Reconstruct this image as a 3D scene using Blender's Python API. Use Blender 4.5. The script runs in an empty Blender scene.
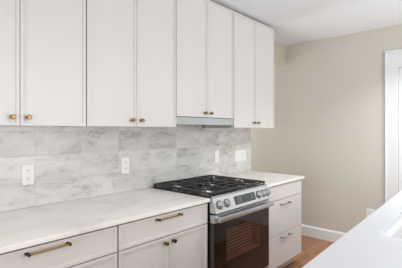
import bpy, bmesh, math, random
from mathutils import Vector, Matrix
random.seed(7)
S = bpy.context.scene
COL = S.collection
R = math.radians

# ------------------------------------------------------------------ camera
YAW, FPX, HOR = 48.03, 331.5, 130.2
cam_d = bpy.data.cameras.new('camera')
cam_d.sensor_width = 36.0
cam_d.lens = FPX / 402 * 36
cam_d.shift_y = -(134 - HOR) / 402
cam_d.clip_start = 0.05
cam = bpy.data.objects.new('camera', cam_d)
cam.location = (-1.809, -2.208, 1.401)
cam.rotation_euler = (R(90), 0, R(-YAW))
COL.objects.link(cam)
S.camera = cam

# ------------------------------------------------------------------ world, lights, exposure
w = bpy.data.worlds.new('daylight')
S.world = w
w.use_nodes = True
w.node_tree.nodes['Background'].inputs['Color'].default_value = (0.86, 0.93, 1.0, 1)
w.node_tree.nodes['Background'].inputs['Strength'].default_value = 0.2
S.view_settings.view_transform = 'Standard'
S.view_settings.look = 'None'
S.view_settings.exposure = -0.08
S.view_settings.gamma = 1
S.view_settings.use_curve_mapping = False

def area(name, loc, rot, sx, sy, power, col):
    l = bpy.data.lights.new(name, 'AREA')
    l.shape = 'RECTANGLE'; l.size = sx; l.size_y = sy
    l.energy = power; l.color = col
    o = bpy.data.objects.new(name, l)
    o.location = loc; o.rotation_euler = rot
    COL.objects.link(o)
    return o
# daylight through the windows behind and to the left of the camera
LIGHTS = dict(rear=73, left=41, hall=40, bounce=18, aisle=1.8, isle=1.3, entry=16)
area('daylight_rear', (0.3, -4.60, 1.55), (R(90), 0, 0), 2.6, 1.5, LIGHTS['rear'], (0.945, 0.97, 0.985))
area('daylight_left', (-3.55, -1.75, 1.15), (R(90), 0, R(-90)), 1.8, 1.7, LIGHTS['left'], (0.945, 0.97, 0.985))
area('hall_fill', (1.95, 1.95, 1.5), (R(90), 0, R(180)), 0.7, 1.2, LIGHTS['hall'], (0.945, 0.97, 0.985))  # fill lamp added inside the hall, which has no window
# upward fill lamp added out of view, brightens the ceiling and spreads soft light
area('bounce_fill', (0.6, -3.6, 0.6), (R(180), 0, 0), 2.0, 1.4, LIGHTS['bounce'], (0.945, 0.97, 0.985))
# unseen recessed lamps added to brighten the aisle, the island and the far wall
LAMPS = [(x, -1.25, 'aisle') for x in (-2.0, -1.0, 0.0)] + [(x, -2.9, 'isle') for x in (-1.2, 0.2, 1.5)] + [(1.5, -1.8, 'entry')]
for lx, ly, k in LAMPS:
    area('added_lamp_light', (lx, ly, 2.555), (0, 0, 0), .14, .14, LIGHTS[k], (0.97, 0.985, 1.0)).data.spread = R(125)

# ------------------------------------------------------------------ materials
def nt(name):
    m = bpy.data.materials.new(name); m.use_nodes = True
    return m, m.node_tree, m.node_tree.nodes['Principled BSDF']
def srgb(r, g, b):
    f = lambda c: (c/255/12.92) if c/255 <= 0.04045 else ((c/255+0.055)/1.055)**2.4
    return (f(r), f(g), f(b), 1)
def mat(name, col, rough=0.5, metal=0.0, var=0.03, scale=6.0, coat=0.0, bump=0.0, bscale=200, ior=1.5, stretch=None):
    m, t, b = nt(name)
    tc = t.nodes.new('ShaderNodeTexCoord')
    mp = t.nodes.new('ShaderNodeMapping')
    if stretch: mp.inputs['Scale'].default_value = stretch
    t.links.new(tc.outputs['Object'], mp.inputs['Vector'])
    n = t.nodes.new('ShaderNodeTexNoise')
    n.inputs['Scale'].default_value = scale; n.inputs['Detail'].default_value = 3
    t.links.new(mp.outputs['Vector'], n.inputs['Vector'])
    cr = t.nodes.new('ShaderNodeValToRGB')
    cr.color_ramp.elements[0].position = 0.3; cr.color_ramp.elements[1].position = 0.7
    cr.color_ramp.elements[0].color = tuple(c*(1-var) for c in col[:3])+(1,)
    cr.color_ramp.elements[1].color = tuple(min(1, c*(1+var)) for c in col[:3])+(1,)
    t.links.new(n.outputs['Fac'], cr.inputs['Fac'])
    t.links.new(cr.outputs['Color'], b.inputs['Base Color'])
    b.inputs['Roughness'].default_value = rough
    b.inputs['Metallic'].default_value = metal
    b.inputs['Coat Weight'].default_value = coat
    b.inputs['IOR'].default_value = ior
    if bump:
        n2 = t.nodes.new('ShaderNodeTexNoise'); n2.inputs['Scale'].default_value = bscale
        t.links.new(mp.outputs['Vector'], n2.inputs['Vector'])
        bp = t.nodes.new('ShaderNodeBump'); bp.inputs['Strength'].default_value = bump
        bp.inputs['Distance'].default_value = 0.002
        t.links.new(n2.outputs['Fac'], bp.inputs['Height'])
        t.links.new(bp.outputs['Normal'], b.inputs['Normal'])
    return m

M = {}
M['cab'] = mat('painted_cabinet', srgb(220, 217, 215), 0.38, var=0.008)
M['cabbox'] = mat('painted_cabinet_box', srgb(214, 207, 203), 0.5, var=0.01)
M['wall'] = mat('beige_wall_paint', srgb(210, 206, 195), 0.85, var=0.012, scale=1.5, bump=0.1)
M['wallhall'] = mat('olive_wall_paint', srgb(200, 197, 179), 0.85, var=0.012, scale=1.5, bump=0.1)
M['ceil'] = mat('ceiling_paint', srgb(240, 244, 247), 0.9, var=0.006, scale=1.0)
M['trim'] = mat('white_trim_paint', srgb(234, 236, 238), 0.4, var=0.006)
M['plastic'] = mat('white_plastic', srgb(240, 239, 237), 0.3, var=0.005)
M['slot'] = mat('dark_slot', srgb(90, 88, 85), 0.6, var=0.02)
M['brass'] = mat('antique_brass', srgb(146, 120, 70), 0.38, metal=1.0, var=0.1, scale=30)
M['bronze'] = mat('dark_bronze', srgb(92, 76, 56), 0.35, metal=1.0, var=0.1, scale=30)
M['pewter'] = mat('brushed_pewter', srgb(160, 157, 150), 0.3, metal=1.0, var=0.08, scale=30)
M['steel'] = mat('brushed_stainless', srgb(208, 210, 213), 0.34, metal=1.0, var=0.03, scale=8, stretch=(1, 1, 60))
M['steeldk'] = mat('shaded_filter_steel', srgb(118, 118, 118), 0.35, metal=0.8, var=0.05, scale=20)
M['hooddk'] = mat('dark_grey_metal', srgb(120, 119, 118), 0.5, var=0.04)
M['hoodsteel'] = mat('hood_stainless', srgb(182, 186, 187), 0.3, metal=1.0, var=0.03, scale=8, stretch=(1, 1, 60))
M['black'] = mat('black_enamel', srgb(28, 27, 27), 0.22, var=0.1)
M['iron'] = mat('cast_iron', srgb(40, 38, 38), 0.33, var=0.15, scale=60, bump=0.3, bscale=300)
M['burner'] = mat('burner_alloy', srgb(205, 202, 198), 0.3, metal=1.0, var=0.05)
M['display'] = mat('display_glass', srgb(60, 66, 66), 0.25, var=0.05)
M['digits'] = mat('display_digits', srgb(150, 165, 160), 0.4, var=0.02)
M['doordark'] = mat('oven_door_black_glass', srgb(60, 57, 54), 0.06, var=0.05, ior=1.5)
M['ovenin'] = mat('oven_brown_reflection', srgb(160, 118, 102), 0.5, var=0.05)  # reddish brown puts the floor's reflection into the oven lining colour
M['rack'] = mat('oven_rack_wire', srgb(235, 215, 200), 0.4, metal=0.0, var=0.05)
M['sink'] = mat('white_fireclay', srgb(226, 226, 227), 0.2, var=0.004)
M['island'] = mat('island_paint', srgb(214, 208, 203), 0.45, var=0.01)
M['grout'] = mat('pale_grout', srgb(205, 203, 199), 0.9, var=0.01)

def stone(name, base, vein, amount, rough, tile=False, scale=2.2, coat=0.0):
    m, t, b = nt(name)
    L = t.links.new
    tc = t.nodes.new('ShaderNodeTexCoord')
    vec = tc.outputs['Object']
    if tile:
        at = t.nodes.new('ShaderNodeAttribute'); at.attribute_name = 'tile'
        mu = t.nodes.new('ShaderNodeVectorMath'); mu.operation = 'MULTIPLY_ADD'
        mu.inputs[1].default_value = (0, 13, 17)
        L(at.outputs['Vector'], mu.inputs[0]); L(vec, mu.inputs[2])
        vec = mu.outputs['Vector']
    mp = t.nodes.new('ShaderNodeMapping')
    mp.inputs['Rotation'].default_value = (0.2, R(-48 if tile else -32), R(28))
    mp.inputs['Scale'].default_value = (0.55, 1.2, 1.5)
    L(vec, mp.inputs['Vector'])
    n1 = t.nodes.new('ShaderNodeTexNoise')
    n1.inputs['Scale'].default_value = scale; n1.inputs['Detail'].default_value = 9
    n1.inputs['Distortion'].default_value = 1.2; n1.inputs['Roughness'].default_value = 0.6
    L(mp.outputs['Vector'], n1.inputs['Vector'])
    s = t.nodes.new('ShaderNodeMath'); s.operation = 'SUBTRACT'; s.inputs[1].default_value = 0.5
    a = t.nodes.new('ShaderNodeMath'); a.operation = 'ABSOLUTE'
    L(n1.outputs['Fac'], s.inputs[0]); L(s.outputs[0], a.inputs[0])
    mr = t.nodes.new('ShaderNodeMapRange')
    mr.inputs['From Min'].default_value = 0.0; mr.inputs['From Max'].default_value = 0.035 if tile else 0.05
    mr.inputs['To Min'].default_value = 1.0; mr.inputs['To Max'].default_value = 0.0
    L(a.outputs[0], mr.inputs['Value'])
    n2 = t.nodes.new('ShaderNodeTexNoise'); n2.inputs['Scale'].default_value = scale*1.3
    n2.inputs['Detail'].default_value = 4
    L(mp.outputs['Vector'], n2.inputs['Vector'])
    m2 = t.nodes.new('ShaderNodeMapRange')
    m2.inputs['From Min'].default_value = 0.38; m2.inputs['From Max'].default_value = 0.68
    L(n2.outputs['Fac'], m2.inputs['Value'])
    pr = t.nodes.new('ShaderNodeMath'); pr.operation = 'MULTIPLY'
    L(mr.outputs[0], pr.inputs[0]); L(m2.outputs[0], pr.inputs[1])
    ad = t.nodes.new('ShaderNodeMath'); ad.operation = 'MULTIPLY_ADD'
    ad.inputs[1].default_value = 0.45
    L(m2.outputs[0], ad.inputs[0]); L(pr.outputs[0], ad.inputs[2])
    am = t.nodes.new('ShaderNodeMath'); am.operation = 'MULTIPLY'; am.inputs[1].default_value = amount
    L(ad.outputs[0], am.inputs[0])
    fac = am.outputs[0]
    if tile:
        sp = t.nodes.new('ShaderNodeSeparateXYZ'); L(at.outputs['Vector'], sp.inputs[0])
        ax = t.nodes.new('ShaderNodeMath'); ax.operation = 'ADD'; ax.use_clamp = True
        L(fac, ax.inputs[0]); L(sp.outputs[0], ax.inputs[1]); fac = ax.outputs[0]
    mx = t.nodes.new('ShaderNodeMix'); mx.data_type = 'RGBA'
    mx.inputs['A'].default_value = base; mx.inputs['B'].default_value = vein
    L(fac, mx.inputs['Factor']); L(mx.outputs['Result'], b.inputs['Base Color'])
    b.inputs['Roughness'].default_value = rough
    return m
M['tile'] = stone('marble_tile', srgb(224, 222, 219), srgb(158, 156, 153), 0.62, 0.22, tile=True, scale=6.5)
M['quartz'] = stone('veined_stone_counter', srgb(244, 241, 238), srgb(204, 199, 193), 0.42, 0.28, scale=2.6)
M['quartzw'] = stone('white_stone_counter', srgb(206, 208, 212), srgb(198, 200, 206), 0.30, 0.42, scale=2.0)

def wood_floor():
    m, t, b = nt('oak_floor'); L = t.links.new
    tc = t.nodes.new('ShaderNodeTexCoord')
    mp = t.nodes.new('ShaderNodeMapping'); mp.inputs['Rotation'].default_value = (0, 0, 0)
    L(tc.outputs['Object'], mp.inputs['Vector'])
    br = t.nodes.new('ShaderNodeTexBrick')
    br.inputs['Color1'].default_value = srgb(170, 120, 88)
    br.inputs['Color2'].default_value = srgb(138, 90, 62)
    br.inputs['Mortar'].default_value = srgb(80, 48, 34)
    br.inputs['Scale'].default_value = 1.0
    br.inputs['Brick Width'].default_value = 0.9; br.inputs['Row Height'].default_value = 0.058
    br.inputs['Mortar Size'].default_value = 0.0012; br.inputs['Bias'].default_value = 0.0
    br.offset = 0.37
    L(mp.outputs['Vector'], br.inputs['Vector'])
    gm = t.nodes.new('ShaderNodeMapping'); gm.inputs['Scale'].default_value = (3, 40, 3)
    L(tc.outputs['Object'], gm.inputs['Vector'])
    n = t.nodes.new('ShaderNodeTexNoise'); n.inputs['Scale'].default_value = 2; n.inputs['Detail'].default_value = 6
    L(gm.outputs['Vector'], n.inputs['Vector'])
    cr = t.nodes.new('ShaderNodeValToRGB')
    cr.color_ramp.elements[0].color = (0.72, 0.68, 0.66, 1); cr.color_ramp.elements[1].color = (1.1, 1.1, 1.1, 1)
    cr.color_ramp.elements[0].position = 0.3; cr.color_ramp.elements[1].position = 0.7
    L(n.outputs['Fac'], cr.inputs['Fac'])
    mx = t.nodes.new('ShaderNodeMix'); mx.data_type = 'RGBA'; mx.blend_type = 'MULTIPLY'
    mx.inputs['Factor'].default_value = 1
    L(br.outputs['Color'], mx.inputs['A']); L(cr.outputs['Color'], mx.inputs['B'])
    L(mx.outputs['Result'], b.inputs['Base Color'])
    b.inputs['Roughness'].default_value = 0.38
    return m
M['floor'] = wood_floor()

def tinted_glass(name, tint, ior=1.5):
    m = bpy.data.materials.new(name); m.use_nodes = True; t = m.node_tree; t.nodes.clear()
    out = t.nodes.new('ShaderNodeOutputMaterial'); mx = t.nodes.new('ShaderNodeMixShader')
    tr = t.nodes.new('ShaderNodeBsdfTransparent'); tr.inputs['Color'].default_value = tint
    gl = t.nodes.new('ShaderNodeBsdfGlossy'); gl.inputs['Roughness'].default_value = 0.04
    fr = t.nodes.new('ShaderNodeFresnel'); fr.inputs['IOR'].default_value = ior
    ge = t.nodes.new('ShaderNodeNewGeometry'); iv = t.nodes.new('ShaderNodeMath'); iv.operation = 'SUBTRACT'; iv.inputs[0].default_value = 1
    mu = t.nodes.new('ShaderNodeMath'); mu.operation = 'MULTIPLY'
    t.links.new(ge.outputs['Backfacing'], iv.inputs[1]); t.links.new(iv.outputs[0], mu.inputs[0]); t.links.new(fr.outputs[0], mu.inputs[1])
    t.links.new(mu.outputs[0], mx.inputs[0]); t.links.new(tr.outputs[0], mx.inputs[1])
    t.links.new(gl.outputs[0], mx.inputs[2]); t.links.new(mx.outputs[0], out.inputs['Surface'])
    return m
M['ovenglass'] = tinted_glass('oven_window_glass', (0.72, 0.67, 0.63, 1), 1.5)
M['pane'] = tinted_glass('window_pane_glass', (0.97, 0.98, 0.98, 1), 1.3)

# ------------------------------------------------------------------ mesh helpers (world coordinates, rebased on the parent)
def origin(o):
    v = Vector((0, 0, 0))
    while o: v += o.location; o = o.parent
    return v
class MB:
    def __init__(s): s.bm = bmesh.new()
    def box(s, x0, x1, y0, y1, z0, z1, bev=0.0):
        b = bmesh.new()
        bmesh.ops.create_cube(b, size=1)
        for v in b.verts:
            v.co = Vector(((x0+x1)/2 + v.co.x*(x1-x0), (y0+y1)/2 + v.co.y*(y1-y0), (z0+z1)/2 + v.co.z*(z1-z0)))
        if bev: bmesh.ops.bevel(b, geom=b.edges[:], offset=bev, segments=2, affect='EDGES', profile=0.6)
        s._merge(b); return s
    def _merge(s, b, mtx=None):
        if mtx: b.transform(mtx)
        me = bpy.data.meshes.new('tmp'); b.to_mesh(me); b.free(); s.bm.from_mesh(me); bpy.data.meshes.remove(me)
    def cyl(s, p0, p1, r0, r1=None, seg=20):
        r1 = r0 if r1 is None else r1
        p0, p1 = Vector(p0), Vector(p1); d = p1-p0
        b = bmesh.new(); bmesh.ops.create_cone(b, cap_ends=True, segments=seg, radius1=r0, radius2=r1, depth=d.length)
        s._merge(b, Matrix.Translation((p0+p1)/2) @ d.to_track_quat('Z', 'Y').to_matrix().to_4x4()); return s
    def lathe(s, base, axis, prof, seg=24):
        """prof: (distance along the axis, radius)"""
        b = bmesh.new(); rings = []
        for h, r in prof:
            if r < 1e-6: rings.append([b.verts.new((0, 0, h))])
            else: rings.append([b.verts.new((r*math.cos(2*math.pi*k/seg), r*math.sin(2*math.pi*k/seg), h)) for k in range(seg)])
        for a, c in zip(rings, rings[1:]):
            for k in range(seg):
                k2 = (k+1) % seg
                if len(a) == 1 and len(c) > 1: b.faces.new((a[0], c[k2], c[k]))
                elif len(c) == 1 and len(a) > 1: b.faces.new((a[k], a[k2], c[0]))
                elif len(a) > 1: b.faces.new((a[k], a[k2], c[k2], c[k]))
        bmesh.ops.recalc_face_normals(b, faces=b.faces[:])
        s._merge(b, Matrix.Translation(Vector(base)) @ Vector(axis).to_track_quat('Z', 'Y').to_matrix().to_4x4()); return s
    def prism(s, pts, x0, x1, bev=0.0):
        """pts: (y, z) outline extruded along x"""
        b = bmesh.new()
        A = [b.verts.new((x0, y, z)) for y, z in pts]; B = [b.verts.new((x1, y, z)) for y, z in pts]
        b.faces.new(A); b.faces.new(B[::-1]); n = len(pts)
        for k in range(n): b.faces.new((A[k], B[k], B[(k+1) % n], A[(k+1) % n]))
        bmesh.ops.recalc_face_normals(b, faces=b.faces[:])
        if bev: bmesh.ops.bevel(b, geom=b.edges[:], offset=bev, segments=2, affect='EDGES')
        s._merge(b); return s
    def plate(s, outer, holes, z0, z1, bev=0.0):
        """slab in xy with rectangular hole; outer = 4 pts, holes = one 4-pt ring (same winding)"""
        b = bmesh.new()
        if not holes:
            lo = [b.verts.new((x, y, z0)) for x, y in outer]; hi = [b.verts.new((x, y, z1)) for x, y in outer]
            b.faces.new(lo[::-1]); b.faces.new(hi); n = len(outer)
            for k in range(n): b.faces.new((lo[k], lo[(k+1) % n], hi[(k+1) % n], hi[k]))
        else:
            V = lambda pts, z: [b.verts.new((x, y, z)) for x, y in pts]
            ol, oh, il, ih = V(outer, z0), V(outer, z1), V(holes, z0), V(holes, z1)
            for k in range(4):
                j = (k+1) % 4
                b.faces.new((oh[k], oh[j], ih[j], ih[k])); b.faces.new((ol[j], ol[k], il[k], il[j]))
                b.faces.new((ol[k], ol[j], oh[j], oh[k])); b.faces.new((il[j], il[k], ih[k], ih[j]))
        bmesh.ops.recalc_face_normals(b, faces=b.faces[:])
        if bev:
            bmesh.ops.bevel(b, geom=[e for e in b.edges if abs(e.verts[0].co.z-z1) < 1e-6 and abs(e.verts[1].co.z-z1) < 1e-6 and e.calc_face_angle(0) > 1], offset=bev, segments=2, affect='EDGES')
        s._merge(b); return s
    def build(s, name, m, parent=None, smooth=False, label=None):
        o0 = origin(parent)
        s.bm.transform(Matrix.Translation(-o0))
        me = bpy.data.meshes.new(name); s.bm.to_mesh(me); s.bm.free()
        me.materials.append(M[m])
        if smooth:
            me.shade_smooth()
            try: me.set_sharp_from_angle(angle=R(35))
            except Exception: pass
        o = bpy.data.objects.new(name, me); COL.objects.link(o); o.parent = parent
        if label: o['label'] = label
        return o
def thing(name, loc, label, cat, group=None):
    o = bpy.data.objects.new(name, None); o.location = loc; COL.objects.link(o)
    o.empty_display_size = 0.1
    o['label'] = label; o['category'] = cat
    if group: o['group'] = group
    return o
def tag(o, label, cat, group=None):
    o['label'] = label; o['category'] = cat
    if group: o['group'] = group
    return o
def struct(o): o['kind'] = 'structure'; return o

# ------------------------------------------------------------------ dimensions
XE, XF = 1.525, 2.402          # end of the kitchen wall; far wall
ZC = 2.574                     # ceiling
YF, YC = -0.655, -0.675        # base fronts, counter edge
YU = -0.318                    # upper door fronts
ZB, ZT = 1.426, 2.542
XL, YR = -3.6, -4.65           # left and rear walls

# ------------------------------------------------------------------ structure
struct(MB().box(XL-.12, XF+.12, YR-.12, 2.2, -.1, 0).build('floor', 'floor'))
struct(MB().box(XL-.12, XF+.12, YR-.12, 2.2, ZC, ZC+.1).build('ceiling', 'ceil'))
wb = MB().box(XL, XE, 0.0, .13, 0, ZC)
wb.box(XE, XF, 0.0, .13, 2.33, ZC)
struct(wb.build('wall_back', 'wallhall'))
struct(MB().box(XL, XE, 2.05, 2.17, 0, ZC).box(XE, XF, 2.05, 2.17, 0, ZC).build('wall_hall', 'wallhall'))
DY0, DY1, DZ = -1.375, -2.25, 2.10      # doorway in the far wall
wr = MB().box(XF, XF+.12, DY0, 2.17, 0, ZC).box(XF, XF+.12, DY1, DY0, DZ, ZC).box(XF, XF+.12, YR, DY1, 0, ZC)
struct(wr.build('wall_right', 'wall'))
# rear and left walls with window openings
def wall_open(name, fixed, lo, hi, a0, a1, z0, z1, axis, b0, b1):
    m = MB()
    for (s0, s1, t0, t1) in ((lo, a0, 0, ZC), (a1, hi, 0, ZC), (a0, a1, 0, z0), (a0, a1, z1, ZC)):
        if axis == 'x': m.box(s0, s1, b0, b1, t0, t1)
        else: m.box(b0, b1, s0, s1, t0, t1)
    return struct(m.build(name, 'wall'))
wall_open('wall_rear', 0, XL, XF, -1.0, 1.6, .8, 2.3, 'x', YR-.12, YR)
wall_open('wall_left', 0, YR, 2.17, -2.7, -.8, .25, 2.2, 'y', XL-.12, XL)
def window(name, horiz, a0, a1, z0, z1, p):
    root = bpy.data.objects.new(name, None); COL.objects.link(root); root['kind'] = 'structure'
    f = MB(); t = .045; n = 3
    def bx(s0, s1, t0, t1):
        if horiz: f.box(s0, s1, p-.05, p-.01, t0, t1)
        else: f.box(p-.05, p-.01, s0, s1, t0, t1)
    bx(a0, a1, z0, z0+t); bx(a0, a1, z1-t, z1)
    for k in range(n+1):
        x = a0 + (a1-a0-t)*k/n; bx(x, x+t, z0+t, z1-t)
    f.build('window_frame', 'trim', root)
    g = MB()
    if horiz: g.box(a0+t, a1-t, p-.032, p-.028, z0+t, z1-t)
    else: g.box(p-.032, p-.028, a0+t, a1-t, z0+t, z1-t)
    g.build('window_pane', 'pane', root)
window('window_1', True, -1.0, 1.6, .8, 2.3, YR)
window('window_2', False, -2.7, -.8, .25, 2.2, XL)

for lx, ly, k in LAMPS:  # trim rings for the added lamps, out of view
    t_ = thing('added_ceiling_light', (lx, ly, ZC), 'added round white recessed ceiling light, unseen over the kitchen', 'ceiling light', 'added recessed ceiling lights')
    MB().lathe((lx, ly, ZC-.0005), (0, 0, -1), [(0, .10), (.006, .098), (.006, .078), (.001, .076), (.001, 0)]).build('trim_ring', 'trim', t_, True)

# baseboard: board with rounded cap, along the far wall
def base_prof(d=.016, h=.14): return [(0, 0), (-d, 0), (-d, h-.02), (-d*.6, h-.008), (-d*.35, h), (0, h)]
def baseboard(name, ya, yb):
    m = MB().prism(base_prof(), ya, yb)
    # swap axes: prism runs along x with depth in y -> run along y with depth in x
    m.bm.transform(Matrix(((0, 1, 0, XF), (1, 0, 0, 0), (0, 0, 1, 0), (0, 0, 0, 1))))
    bmesh.ops.recalc_face_normals(m.bm, faces=m.bm.faces[:])
    return struct(m.build(name, 'trim'))
baseboard('baseboard_right', -1.24, 2.0)
struct(MB().prism(base_prof(), -3.5, -1.8).build('baseboard_back', 'trim'))

# door on the far wall
dr = bpy.data.objects.new('door_1', None); dr.location = (XF, (DY0+DY1)/2, 0); COL.objects.link(dr); dr['kind'] = 'structure'
cs = MB()
CW = .13
for ya, yb in ((DY0, DY0+CW), (DY1-CW, DY1)):
    cs.box(XF-.018, XF-.001, ya, yb, 0, DZ+.0, .003)
cs.box(XF-.018, XF-.001, DY1-CW, DY0+CW, DZ, DZ+.19, .003)
cs.box(XF-.028, XF-.001, DY0+CW-.02, DY0+CW, 0, DZ+.19, .003)
cs.box(XF-.028, XF-.001, DY1-CW, DY1-CW+.02, 0, DZ+.19, .003)
cs.box(XF-.030, XF-.001, DY1-CW, DY0+CW, DZ+.17, DZ+.195, .003)
cs.build('door_casing', 'trim', dr)
lf = MB().box(XF+.008, XF+.05, DY1+.002, DY0-.002, .01, DZ-.002, .002)
for z0, z1 in ((.2, .95), (1.08, 1.95)):
    for ya, yb in ((DY1+.1, (DY0+DY1)/2-.05), ((DY0+DY1)/2+.05, DY0-.1)):
        lf.box(XF+.002, XF+.009, ya, yb, z0, z1, .004)
lf.build('door_leaf', 'trim', dr)
MB().lathe((XF+.008, DY1+.07, 1.0), (-1, 0, 0), [(0, .026), (.006, .026), (.010, .010), (.03, .010), (.036, .022), (.052, .027), (.062, .018), (.065, 0)]).build('door_knob', 'bronze', dr, True)

# ------------------------------------------------------------------ backsplash
TW, TH, G = .311, .160, .0006
zt0 = .918
bt = bpy.data.objects.new('tile_backsplash', None); bt.location = (-1.0, -.001, .915); COL.objects.link(bt)
tag(bt, 'grey veined marble tile backsplash between counter and upper cabinets', 'backsplash')
MB().box(-1.95, XE, -.0102, -.0005, .9155, 1.60).build('grout_bed', 'grout', bt)
tones = {(-4, 2): .36, (-3, 2): .34, (-4, 1): -.04, (-3, 1): .08, (-2, 2): .16, (-2, 1): .10, (-1, 2): .26, (-1, 1): .06,
         (0, 2): .30, (0, 1): .06, (1, 2): .14, (1, 1): .20, (2, 2): .20, (2, 1): .12, (-4, 0): .12, (-3, 0): .12, (-2, 0): .04}
b = bmesh.new(); vals = []
for i in range(-6, 6):
    for j in range(0, 5):
        x0 = -.012 + i*TW; x1 = x0+TW; z0 = zt0-.0015+j*TH; z1 = z0+TH
        x0 = max(x0, -1.95); x1 = min(x1, XE)
        if j == 4:
            if not (x1 > 0.0 and x0 < .75): continue
            z1 = 1.6
        if x1-x0 < .01: continue
        if j == 0: z0 = .9138
        if j == 3: z1 = min(z1, 1.60)
        before = len(b.verts)
        bb = bmesh.new(); bmesh.ops.create_cube(bb, size=1)
        for v in bb.verts:
            v.co = Vector(((x0+x1)/2+v.co.x*(x1-x0-2*G), -.0075+v.co.y*.007, (z0+z1)/2+v.co.z*(z1-z0-2*G)))
        bmesh.ops.bevel(bb, geom=bb.edges[:], offset=.0006, segments=1, affect='EDGES')
        bb.transform(Matrix.Translation((1.0, .001, -.915)))
        me = bpy.data.meshes.new('t'); bb.to_mesh(me); bb.free(); b.from_mesh(me); bpy.data.meshes.remove(me)
        tone = tones.get((i, j), random.uniform(.0, .22))
        if j == 3: tone = .0
        vals += [(tone, random.random(), random.random(), 1)]*(len(b.verts)-before)
me = bpy.data.meshes.new('marble_tiles'); b.to_mesh(me); b.free(); me.materials.append(M['tile'])
ca = me.attributes.new('tile', 'FLOAT_COLOR', 'POINT')
for k, v in enumerate(vals): ca.data[k].color = v
o = bpy.data.objects.new('marble_tiles', me); COL.objects.link(o); o.parent = bt

# ------------------------------------------------------------------ cabinet fronts
def front(x0, x1, z0, z1, y, rail=.023, rec=.009, th=.02, flat=False):
    """slim shaker front whose face is at y, facing -y"""
    m = MB(); b = bmesh.new()
    bmesh.ops.create_cube(b, size=1)
    for v in b.verts: v.co = Vector(((x0+x1)/2+v.co.x*(x1-x0), y+th/2+v.co.y*th, (z0+z1)/2+v.co.z*(z1-z0)))
    edges = b.edges[:]
    if not flat:
        f = min(b.faces, key=lambda f: f.calc_center_median().y)
        bmesh.ops.inset_region(b, faces=[f], thickness=rail, depth=0)
        r = bmesh.ops.extrude_face_region(b, geom=[f])
        nv = [g for g in r['geom'] if isinstance(g, bmesh.types.BMVert)]
        for v in nv: v.co.y += rec
        bmesh.ops.delete(b, geom=[f], context='FACES_ONLY')
        cx, cz = (x0+x1)/2, (z0+z1)/2
        for v in nv: v.co.x += .0015*(1 if v.co.x < cx else -1); v.co.z += .0015*(1 if v.co.z < cz else -1)
    bmesh.ops.bevel(b, geom=[e for e in b.edges if all(abs(v.co.y-y) < 1e-5 for v in e.verts) and (abs(e.verts[0].co.x-x0) < 1e-5 or abs(e.verts[0].co.x-x1) < 1e-5 or abs(e.verts[0].co.z-z0) < 1e-5 or abs(e.verts[0].co.z-z1) < 1e-5)
                             and (abs(e.verts[1].co.x-x0) < 1e-5 or abs(e.verts[1].co.x-x1) < 1e-5 or abs(e.verts[1].co.z-z0) < 1e-5 or abs(e.verts[1].co.z-z1) < 1e-5)], offset=.0012, segments=2, affect='EDGES')
    bmesh.ops.recalc_face_normals(b, faces=b.faces[:])
    m._merge(b); return m
KN = [(0, .010), (.003, .010), (.005, .0055), (.013, .0055), (.015, .010), (.019, .0135), (.024, .0135), (.0265, .0115), (.027, .009), (.0265, 0)]
def knob(x, y, z, parent, m='brass'):
    return MB().lathe((x, y, z), (0, -1, 0), KN).build('knob', m, parent, True)
def pull(x, y, z, parent, L=.2, m='brass', posts='bronze'):
    h = MB().cyl((x-L/2, y-.028, z), (x+L/2, y-.028, z), .0048, seg=16).build('handle', m, parent, True)
    for s in (-1, 1):
        xx = x+s*(L/2-.006)
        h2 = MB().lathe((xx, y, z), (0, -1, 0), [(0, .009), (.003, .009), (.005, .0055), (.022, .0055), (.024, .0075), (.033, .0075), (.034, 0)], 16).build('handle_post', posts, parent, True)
    return h

# ------------------------------------------------------------------ upper cabinets
def upper(x0, x1, z0, label, gl=.004, gr=.004, kz=None, group='white wall cabinets along the top'):
    t = thing('wall_cabinet', ((x0+x1)/2, -.008, z0), label, 'cabinet', group)
    yb, yf = -.008 if z0 < 1.5 else -.016, YU+.0215
    bd = MB().box(x0+.0045, x0+.020, yf, yb, z0+.002, ZT).box(x1-.020, x1-.0045, yf, yb, z0+.002, ZT)
    bd.box(x0+.020, x1-.020, yf, yb, z0+.002, z0+.020).box(x0+.020, x1-.020, yf+.02, yb, ZT-.018, ZT)
    bd.box(x0+.020, x1-.020, yb-.010, yb, z0+.020, ZT-.018).box(x0+.020, x1-.020, yf+.03, yb-.010, (z0+ZT)/2-.009, (z0+ZT)/2+.009)
    bd.build('body', 'cabbox', t)
    # scribe strip set back above the doors
    MB().box(x0+.0008, x1-.0008, YU+.085, YU+.100, ZT+.0003, ZC-.001).build('top_filler', 'cabbox', t)
    c = (x0+x1)/2
    kz = kz or z0+.045
    for a, bb, s in ((x0+gl, c-.0016, 1), (c+.0016, x1-gr, -1)):
        d = front(a, bb, z0, ZT-.001, YU).build('door', 'cab', t)
        knob(c-s*.039, YU, kz, d)
    return t
upper(-1.524, -.762, ZB, 'white wall cabinet at the left edge of the photo with two brass knobs', .004, .004)
upper(-.762, 0, ZB, 'white two-door wall cabinet left of the one above the range hood', .004, .004)
upper(0, .762, 1.512, 'shorter white wall cabinet directly above the stainless range hood', .004, .004, 1.550)
upper(.762, XE+.008, ZB, 'white wall cabinet right of the hood, beside the beige wall', .004, .004, 1.478)

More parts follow.
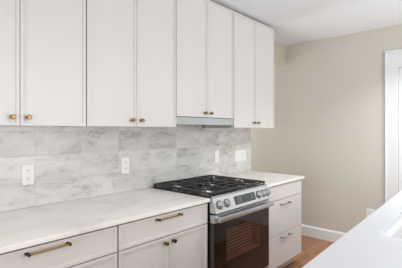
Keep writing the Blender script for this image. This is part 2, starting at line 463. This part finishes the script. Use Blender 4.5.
# ------------------------------------------------------------------ base cabinets
def base(x0, x1, label, kind):
    t = thing('base_cabinet', ((x0+x1)/2, -.3, 0), label, 'cabinet', 'white base cabinets under the stone counters')
    yf = YF+.0215
    bd = MB().box(x0+.0035, x0+.020, yf, -.008, .105, .8875).box(x1-.020, x1-(.0035 if kind == 'doors' else .001), yf, -.008, .105, .8875)
    bd.box(x0+.020, x1-.020, yf, -.008, .105, .123).box(x0+.020, x1-.020, -.020, -.008, .123, .8875)
    bd.box(x0+.020, x1-.020, yf+.16, yf+.24, .870, .8875)
    bd.build('body', 'cabbox', t)
    MB().box(x0+.001, x1-(.02 if kind == 'drawers' else .001), YF+.085, -.05, 0, .1045).build('toe_kick', 'cabbox', t)
    c = (x0+x1)/2; g = .0042
    if kind == 'doors':
        d = front(x0+g, x1-g, .7360, .8770, YF).build('drawer', 'cab', t)
        pull(c, YF+.009, .8525, d, .2)
        for a, bb, s in ((x0+g, c-.0018, 1), (c+.0018, x1-g, -1)):
            dd = front(a, bb, .112, .7300, YF).build('door', 'cab', t)
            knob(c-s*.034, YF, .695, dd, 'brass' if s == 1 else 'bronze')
    else:
        for z0, z1, hz in ((.7425, .8770, None), (.412, .7370, .692), (.112, .4070, .377)):
            d = front(x0+g, x1-.003, z0, z1, YF, flat=True).build('drawer', 'cab', t)
            if hz:
                pull(c+.0, YF, hz, d, .17, 'pewter', 'pewter')
        MB().box(x1-.0008, x1+.012, YF+.003, -.008, .105, .8875).build('end_panel', 'cab', t)
    return t
base(-1.515, -.762, 'white base cabinet at the left edge of the photo with long brass drawer pull', 'doors')
base(-.7605, -.008, 'white base cabinet touching the left side of the range, with two round knobs', 'doors')
base(.772, 1.497, 'white three-drawer base cabinet right of the range with grey pulls', 'drawers')

# ------------------------------------------------------------------ countertops
o = MB().box(-1.95, -.004, YC, -.0114, .889, .914, .003).build('countertop', 'quartz')
tag(o, 'long pale veined stone countertop left of the range', 'countertop')
o = MB().box(.766, XE+.012, YC, -.0114, .889, .914, .003).build('countertop', 'quartz')
tag(o, 'short pale stone countertop right of the range, over the three-drawer cabinet', 'countertop')

# ------------------------------------------------------------------ range hood
hd = thing('range_hood', (.381, -.15, 1.43), 'slim stainless under-cabinet range hood above the gas range', 'range hood')
MB().box(.003, .759, YU+.004, YU+.022, 1.447, 1.508, .002).build('front_lip', 'hoodsteel', hd)
MB().box(.003, .759, YU+.0225, -.015, 1.458, 1.508).build('hood_body', 'steel', hd)
MB().box(.378, .738, YU+.030, -.255, 1.419, 1.4575, .003).build('light_housing', 'hooddk', hd, label='dark grey light housing')
MB().box(.62, .70, YU+.0015, YU+.0038, 1.47, 1.478, .0005).build('control_strip', 'steel', hd)

# ------------------------------------------------------------------ gas range
rg = thing('gas_range', (.381, -.34, 0), 'stainless slide-in gas range with black grates and dark glass oven door', 'range')
X0, X1 = .002, .760
MB().box(X0+.004, X1-.004, -.608, -.03, .03, .9145).box(X0+.004, X0+.03, -.662, -.6082, .03, .9145).box(X1-.03, X1-.004, -.662, -.6082, .03, .9145).box(X0+.03, X1-.03, -.662, -.6082, .03, .21).box(X0+.03, X1-.03, -.662, -.6082, .80, .9145).build('body', 'black', rg)
for sx in (X0+.05, X1-.05):
    for sy in (-.6, -.1): MB().cyl((sx, sy, 0), (sx, sy, .032), .018).build('foot', 'black', rg, True)
ct = MB().box(X0, X1, -.672, -.025, .9148, .922, .003)
ct.build('cooktop', 'black', rg)
MB().box(X0+.002, X1-.002, -.686, -.6725, .908, .924, .003).build('cooktop_trim', 'steel', rg)
MB().box(X0+.01, X1-.01, -.024, -.0135, .9148, .930, .002).build('rear_trim', 'steel', rg)
# burners
for bx_, by_, br_ in ((.14, -.175, .040), (.14, -.50, .048), (.381, -.335, .052), (.62, -.175, .036), (.62, -.50, .050)):
    bu = MB().lathe((bx_, by_, .9222), (0, 0, 1), [(0, br_*1.55), (.003, br_*1.55), (.005, br_*1.15), (.015, br_*1.1), (.016, br_*.9), (.016, 0)]).build('burner', 'burner', rg, True)
    MB().lathe((bx_, by_, .9375), (0, 0, 1), [(0, 0), (0, br_*.86), (.003, br_*.9), (.007, br_*.82), (.009, br_*.5), (.009, 0)]).build('burner_cap', 'black', bu, True)
# grates
def bar(m, ax, ay, bx2, by2, w=.011, z0=.938, z1=.952):
    d = Vector((bx2-ax, by2-ay, 0)); L = d.length; a = math.atan2(d.y, d.x)
    b = bmesh.new(); bmesh.ops.create_cube(b, size=1)
    for v in b.verts: v.co = Vector((v.co.x*L, v.co.y*w*(1 if v.co.z < 0 else .7), v.co.z*(z1-z0)))
    m._merge(b, Matrix.Translation(((ax+bx2)/2, (ay+by2)/2, (z0+z1)/2)) @ Matrix.Rotation(a, 4, 'Z'))
gx = [X0+.006, .258, .504, X1-.006]
for k in range(3):
    a, c = gx[k]+(.002 if k else -.004), gx[k+1]-.002; y0, y1 = -.662, -.045
    g = MB(); m_ = (a+c)/2
    bar(g, a, y0, c, y0); bar(g, a, y1, c, y1); bar(g, a+.005, y0, a+.005, y1); bar(g, c-.005, y0, c-.005, y1)
    cs_ = [(m_, -.175), (m_, -.50)] if k != 1 else [(m_, -.335)]
    ys = [-.335] if k != 1 else [-.20, -.47]
    for yy in ys: bar(g, a, yy, c, yy)
    for cx_, cy_ in cs_:
        for ang in range(0, 360, 45):
            dx, dy = math.cos(R(ang)), math.sin(R(ang))
            r0 = .028
            hx = ((c-.005-cx_) if dx > 0 else (cx_-a-.005))
            r1 = min(hx/abs(dx) if abs(dx) > .01 else 9, (.155 if k != 1 else .13)/abs(dy) if abs(dy) > .01 else 9)
            bar(g, cx_+dx*r0, cy_+dy*r0, cx_+dx*r1, cy_+dy*r1, .010)
    if k == 1:
        for yy in (-.565, -.12): bar(g, a, yy, c, yy); 
        bar(g, m_, y0, m_, -.47); bar(g, m_, -.20, m_, y1)
    for fx in (a+.006, c-.006):
        for fy in (y0+.004, -.335, y1-.004): g.box(fx-.006, fx+.006, fy-.006, fy+.006, .9222, .940)
    g.build('grate', 'iron', rg)
# control panel (slanted)
PT, PB = (-.688, .912), (-.722, .806)
cp = MB().prism([(-.664, .906), (PT[0], PT[1]), (PB[0]-.004, PB[1]+.004), (PB[0], PB[1]), (-.664, PB[1])], X0-.001, X1+.001, .0015).build('control_panel', 'steel', rg)
nrm = Vector((0, -(PT[1]-PB[1]), -(PT[0]-PB[0]) )).normalized()   # outward normal of the slant
nrm = Vector((0, -(PT[1]-PB[1]), (PT[0]-PB[0])))
nrm.normalize()
def on_panel(x, f, out=0.0):
    y = PT[0]+(PB[0]-.004-PT[0])*f; z = PT[1]+(PB[1]+.004-PT[1])*f
    return Vector((x, y, z)) + nrm*out
def slab(x0, x1, f0, f1, o0, o1):
    m = MB(); b = m.bm; vs = []
    for o_ in (o0, o1):
        for (x, f) in ((x0, f0), (x1, f0), (x1, f1), (x0, f1)): vs.append(b.verts.new(on_panel(x, f, o_)))
    for q in ((0, 1, 2, 3), (4, 5, 6, 7), (0, 1, 5, 4), (1, 2, 6, 5), (2, 3, 7, 6), (3, 0, 4, 7)): b.faces.new([vs[i] for i in q])
    bmesh.ops.recalc_face_normals(b, faces=b.faces[:]); return m
ds = slab(.245, .525, .20, .80, -.001, .0022).build('display', 'display', cp)
for q in ((.285, .30), (.285, .45), (.285, .60), (.315, .30), (.315, .45), (.315, .60), (.47, .35), (.47, .55)):
    slab(q[0], q[0]+.014, q[1], q[1]+.05, .0023, .0028).build('display_mark', 'digits', ds)
for kx in (.060, .145, .580, .648, .716):
    base_p = on_panel(kx, .5, 0)
    kb = MB().lathe(base_p, nrm, [(-.001, .029), (.004, .029), (.005, .024), (.006, .021), (.026, .0195), (.029, .0175), (.029, 0)])
    kb.build('control_knob', 'steel', cp, True)
    # grip bar on the knob
for kx in (.060, .145, .580, .648, .716):
    p = on_panel(kx, .5, .029); u = Vector((0, PB[0]-PT[0], PB[1]-PT[1])).normalized()
    m = MB(); b = bmesh.new(); bmesh.ops.create_cube(b, size=1)
    for v in b.verts: v.co = Vector((v.co.x*.008, v.co.y*.036, v.co.z*.012))
    mt = Matrix((Vector((1, 0, 0)), u, nrm)).transposed().to_4x4()
    m._merge(b, Matrix.Translation(p+nrm*.005) @ mt)
    m.build('knob_grip', 'steel', cp)
    MB().lathe(on_panel(kx, .5, .0292), nrm, [(0, .0170), (.001, .0165), (.0012, 0)]).build('knob_cap', 'steel', cp, True)
    MB().lathe(on_panel(kx, .5, -.0005), nrm, [(0, .0325), (.0055, .0325), (.0058, .029), (.0058, 0)]).build('knob_ring', 'slot', cp, True)
# oven door
YD = -.705
od = MB()
WX0, WX1, WZ0, WZ1 = .150, .622, .425, .662
od.box(X0+.003, X1-.003, YD+.004, -.664, .215, WZ0).box(X0+.003, X1-.003, YD+.004, -.664, WZ1, .797)
od.box(X0+.003, WX0, YD+.004, -.664, WZ0, WZ1).box(WX1, X1-.003, YD+.004, -.664, WZ0, WZ1)
od = od.build('oven_door', 'doordark', rg)
MB().box(X0+.001, X1-.001, YD-.004, -.664-.0, .735, .7930, .003).build('door_top_trim', 'steel', od)
MB().box(X0+.004, X1-.004, YD, YD+.0035, .218, .7345).build('oven_glass', 'ovenglass', od)
# window recess, its rim and racks
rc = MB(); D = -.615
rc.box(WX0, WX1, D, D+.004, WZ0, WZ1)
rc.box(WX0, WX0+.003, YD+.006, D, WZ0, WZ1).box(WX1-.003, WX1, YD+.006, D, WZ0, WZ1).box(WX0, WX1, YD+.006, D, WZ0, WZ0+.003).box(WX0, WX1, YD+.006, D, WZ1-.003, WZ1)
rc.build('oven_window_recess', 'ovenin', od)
rk = MB()
n = 9
for k in range(n):
    z = WZ0+.018+k*(WZ1-WZ0-.036)/(n-1)
    rk.cyl((WX0+.004, D-.008, z), (WX1-.004, D-.008, z), .0036, seg=8)
rk.build('oven_rack', 'rack', od)
# handle
hb = MB().box(X0+.006, X1-.006, -.757, -.735, .746, .784, .009).build('door_handle', 'steel', od, True)
for hx in (X0+.045, X1-.045):
    MB().box(hx-.016, hx+.016, -.7355, YD-.0042, .754, .776, .004).build('handle_bracket', 'steel', od, True)
# storage drawer below
sd = MB().box(X0+.003, X1-.003, YD, -.664, .045, .205, .003).build('storage_drawer', 'steel', rg)

# ------------------------------------------------------------------ electrical plates
def duplex(x, z, label, grp=None):
    t = thing('wall_outlet', (x, -.011, z), label, 'outlet', grp)
    MB().box(x-.037, x+.037, -.0165, -.0112, z-.0625, z+.0625, .002).build('cover_plate', 'plastic', t)
    for s in (-1, 1):
        f = MB().cyl((x, -.0165, z+s*.026), (x, -.0188, z+s*.026), .0165, seg=24).build('receptacle', 'plastic', t)
        MB().box(x-.0075, x-.0045, -.0192, -.0186, z+s*.026-.003, z+s*.026+.007).box(x+.0045, x+.0075, -.0192, -.0186, z+s*.026-.003, z+s*.026+.007).cyl((x, -.0186, z+s*.026-.009), (x, -.0192, z+s*.026-.009), .0025, seg=12).build('slot', 'slot', f)
    return t
duplex(-.990, 1.123, 'white duplex outlet on marble backsplash near the left edge of the photo')
duplex(-.262, 1.123, 'white duplex outlet on marble backsplash, midway between the left cabinets and range')
t = thing('light_switch', (.878, -.011, 1.120), 'narrow white single switch plate on the backsplash just behind the range', 'switch')
MB().box(.842, .914, -.0165, -.0112, 1.060, 1.182, .002).build('cover_plate', 'plastic', t)
MB().box(.861, .895, -.0195, -.0163, 1.087, 1.155, .0015).build('rocker', 'plastic', t)
t = thing('light_switch', (1.305, -.011, 1.112), 'wide white multi-gang switch plate on the backsplash, nearest the beige wall', 'switch')
MB().box(1.195, 1.415, -.0165, -.0112, 1.050, 1.174, .002).build('cover_plate', 'plastic', t)
for k in range(4):
    cx_ = 1.305+(k-1.5)*.048
    MB().box(cx_-.0165, cx_+.0165, -.0195, -.0163, 1.078, 1.146, .0015).build('rocker', 'plastic', t)
# far wall outlet (faces -x)
oy, oz = -1.088, .415
t = thing('wall_outlet', (XF, oy, oz), 'white outlet low on the beige far wall, just above the island edge', 'outlet')
MB().box(XF-.006, XF-.0005, oy-.045, oy+.045, oz-.065, oz+.065, .002).build('cover_plate', 'plastic', t)
for s in (-1, 1):
    f = MB().cyl((XF-.006, oy, oz+s*.026), (XF-.0085, oy, oz+s*.026), .0165, seg=24).build('receptacle', 'plastic', t)
    MB().box(XF-.0090, XF-.0083, oy-.0075, oy-.0045, oz+s*.026-.003, oz+s*.026+.007).box(XF-.0090, XF-.0083, oy+.0045, oy+.0075, oz+s*.026-.003, oz+s*.026+.007).build('slot', 'slot', f)

# ------------------------------------------------------------------ island with sink
il = thing('kitchen_island', (.4, -2.1, 0), 'kitchen island with bright white countertop in the lower right corner', 'island')
IX0, IX1 = -.95, 1.75
ye = lambda x: -1.663+.033*(x-.0)      # its long edge is a touch out of parallel
SX0, SX1, SY0, SY1 = -.100, .66, -1.780, -2.20
outer = [(IX0, -2.62), (IX1, -2.62), (IX1, ye(IX1)), (IX0, ye(IX0))]
hole = [(SX0, SY1), (SX1, SY1), (SX1, SY0), (SX0, SY0)]
MB().plate(outer, hole, .884, .914, .002).build('island_countertop', 'quartzw', il)
ib = MB()
ib.box(IX0+.04, IX1-.04, -2.58, -2.56, 0.10, .883).box(IX0+.04, IX1-.04, -1.745, -1.725, .10, .883)
ib.box(IX0+.04, IX0+.06, -2.56, -1.745, .10, .883).box(IX1-.06, IX1-.04, -2.56, -1.745, .10, .883)
ib.box(IX0+.09, IX1-.09, -2.53, -1.80, 0, .10)
ib.build('island_body', 'island', il)
for k in range(5):
    a = IX0+.045+k*.522; fr_ = front(-(a+.518), -a, .112, .876, 0).bm
    fr_.transform(Matrix.Rotation(math.pi, 4, 'Z')); fr_.transform(Matrix.Translation((0, -1.7045, 0)))
    m = MB(); m.bm.free(); m.bm = fr_; m.build('island_door', 'island', il)
sk = thing('undermount_sink', ((SX0+SX1)/2, (SY0+SY1)/2, .68), 'white undermount sink set in the island countertop', 'sink')
s_ = MB(); wt = .012; zt_, zb_ = .8835, .68
b = bmesh.new()
def ring(x0, x1, y0, y1, z): return [b.verts.new(c) for c in ((x0, y0, z), (x1, y0, z), (x1, y1, z), (x0, y1, z))]
o_ = .006
rr = [ring(SX0-.02, SX1+.02, SY1-.02, SY0+.02, zt_), ring(SX0+.022, SX1-.022, SY1+.022, SY0-.022, zt_), ring(SX0+.028, SX1-.028, SY1+.028, SY0-.028, zt_-.008), ring(SX0+.034, SX1-.034, SY1+.034, SY0-.034, zb_+.03), ring(SX0+.06, SX1-.06, SY1+.06, SY0-.06, zb_+.006)]
for p_, q_ in zip(rr, rr[1:]):
    for k in range(4): b.faces.new((p_[k], p_[(k+1) % 4], q_[(k+1) % 4], q_[k]))
b.faces.new(rr[-1])
bmesh.ops.recalc_face_normals(b, faces=b.faces[:])
bmesh.ops.reverse_faces(b, faces=b.faces[:]) if min(b.faces, key=lambda f: f.calc_center_median().z).normal.z < 0 else None
bmesh.ops.solidify(b, geom=b.faces[:], thickness=.008)
s_._merge(b); s_.build('basin', 'sink', sk)
MB().lathe((.28, -1.99, zb_+.0075), (0, 0, 1), [(0, .045), (.003, .045), (.003, .03), (.001, .028), (.001, 0)]).build('drain', 'steel', sk, True)
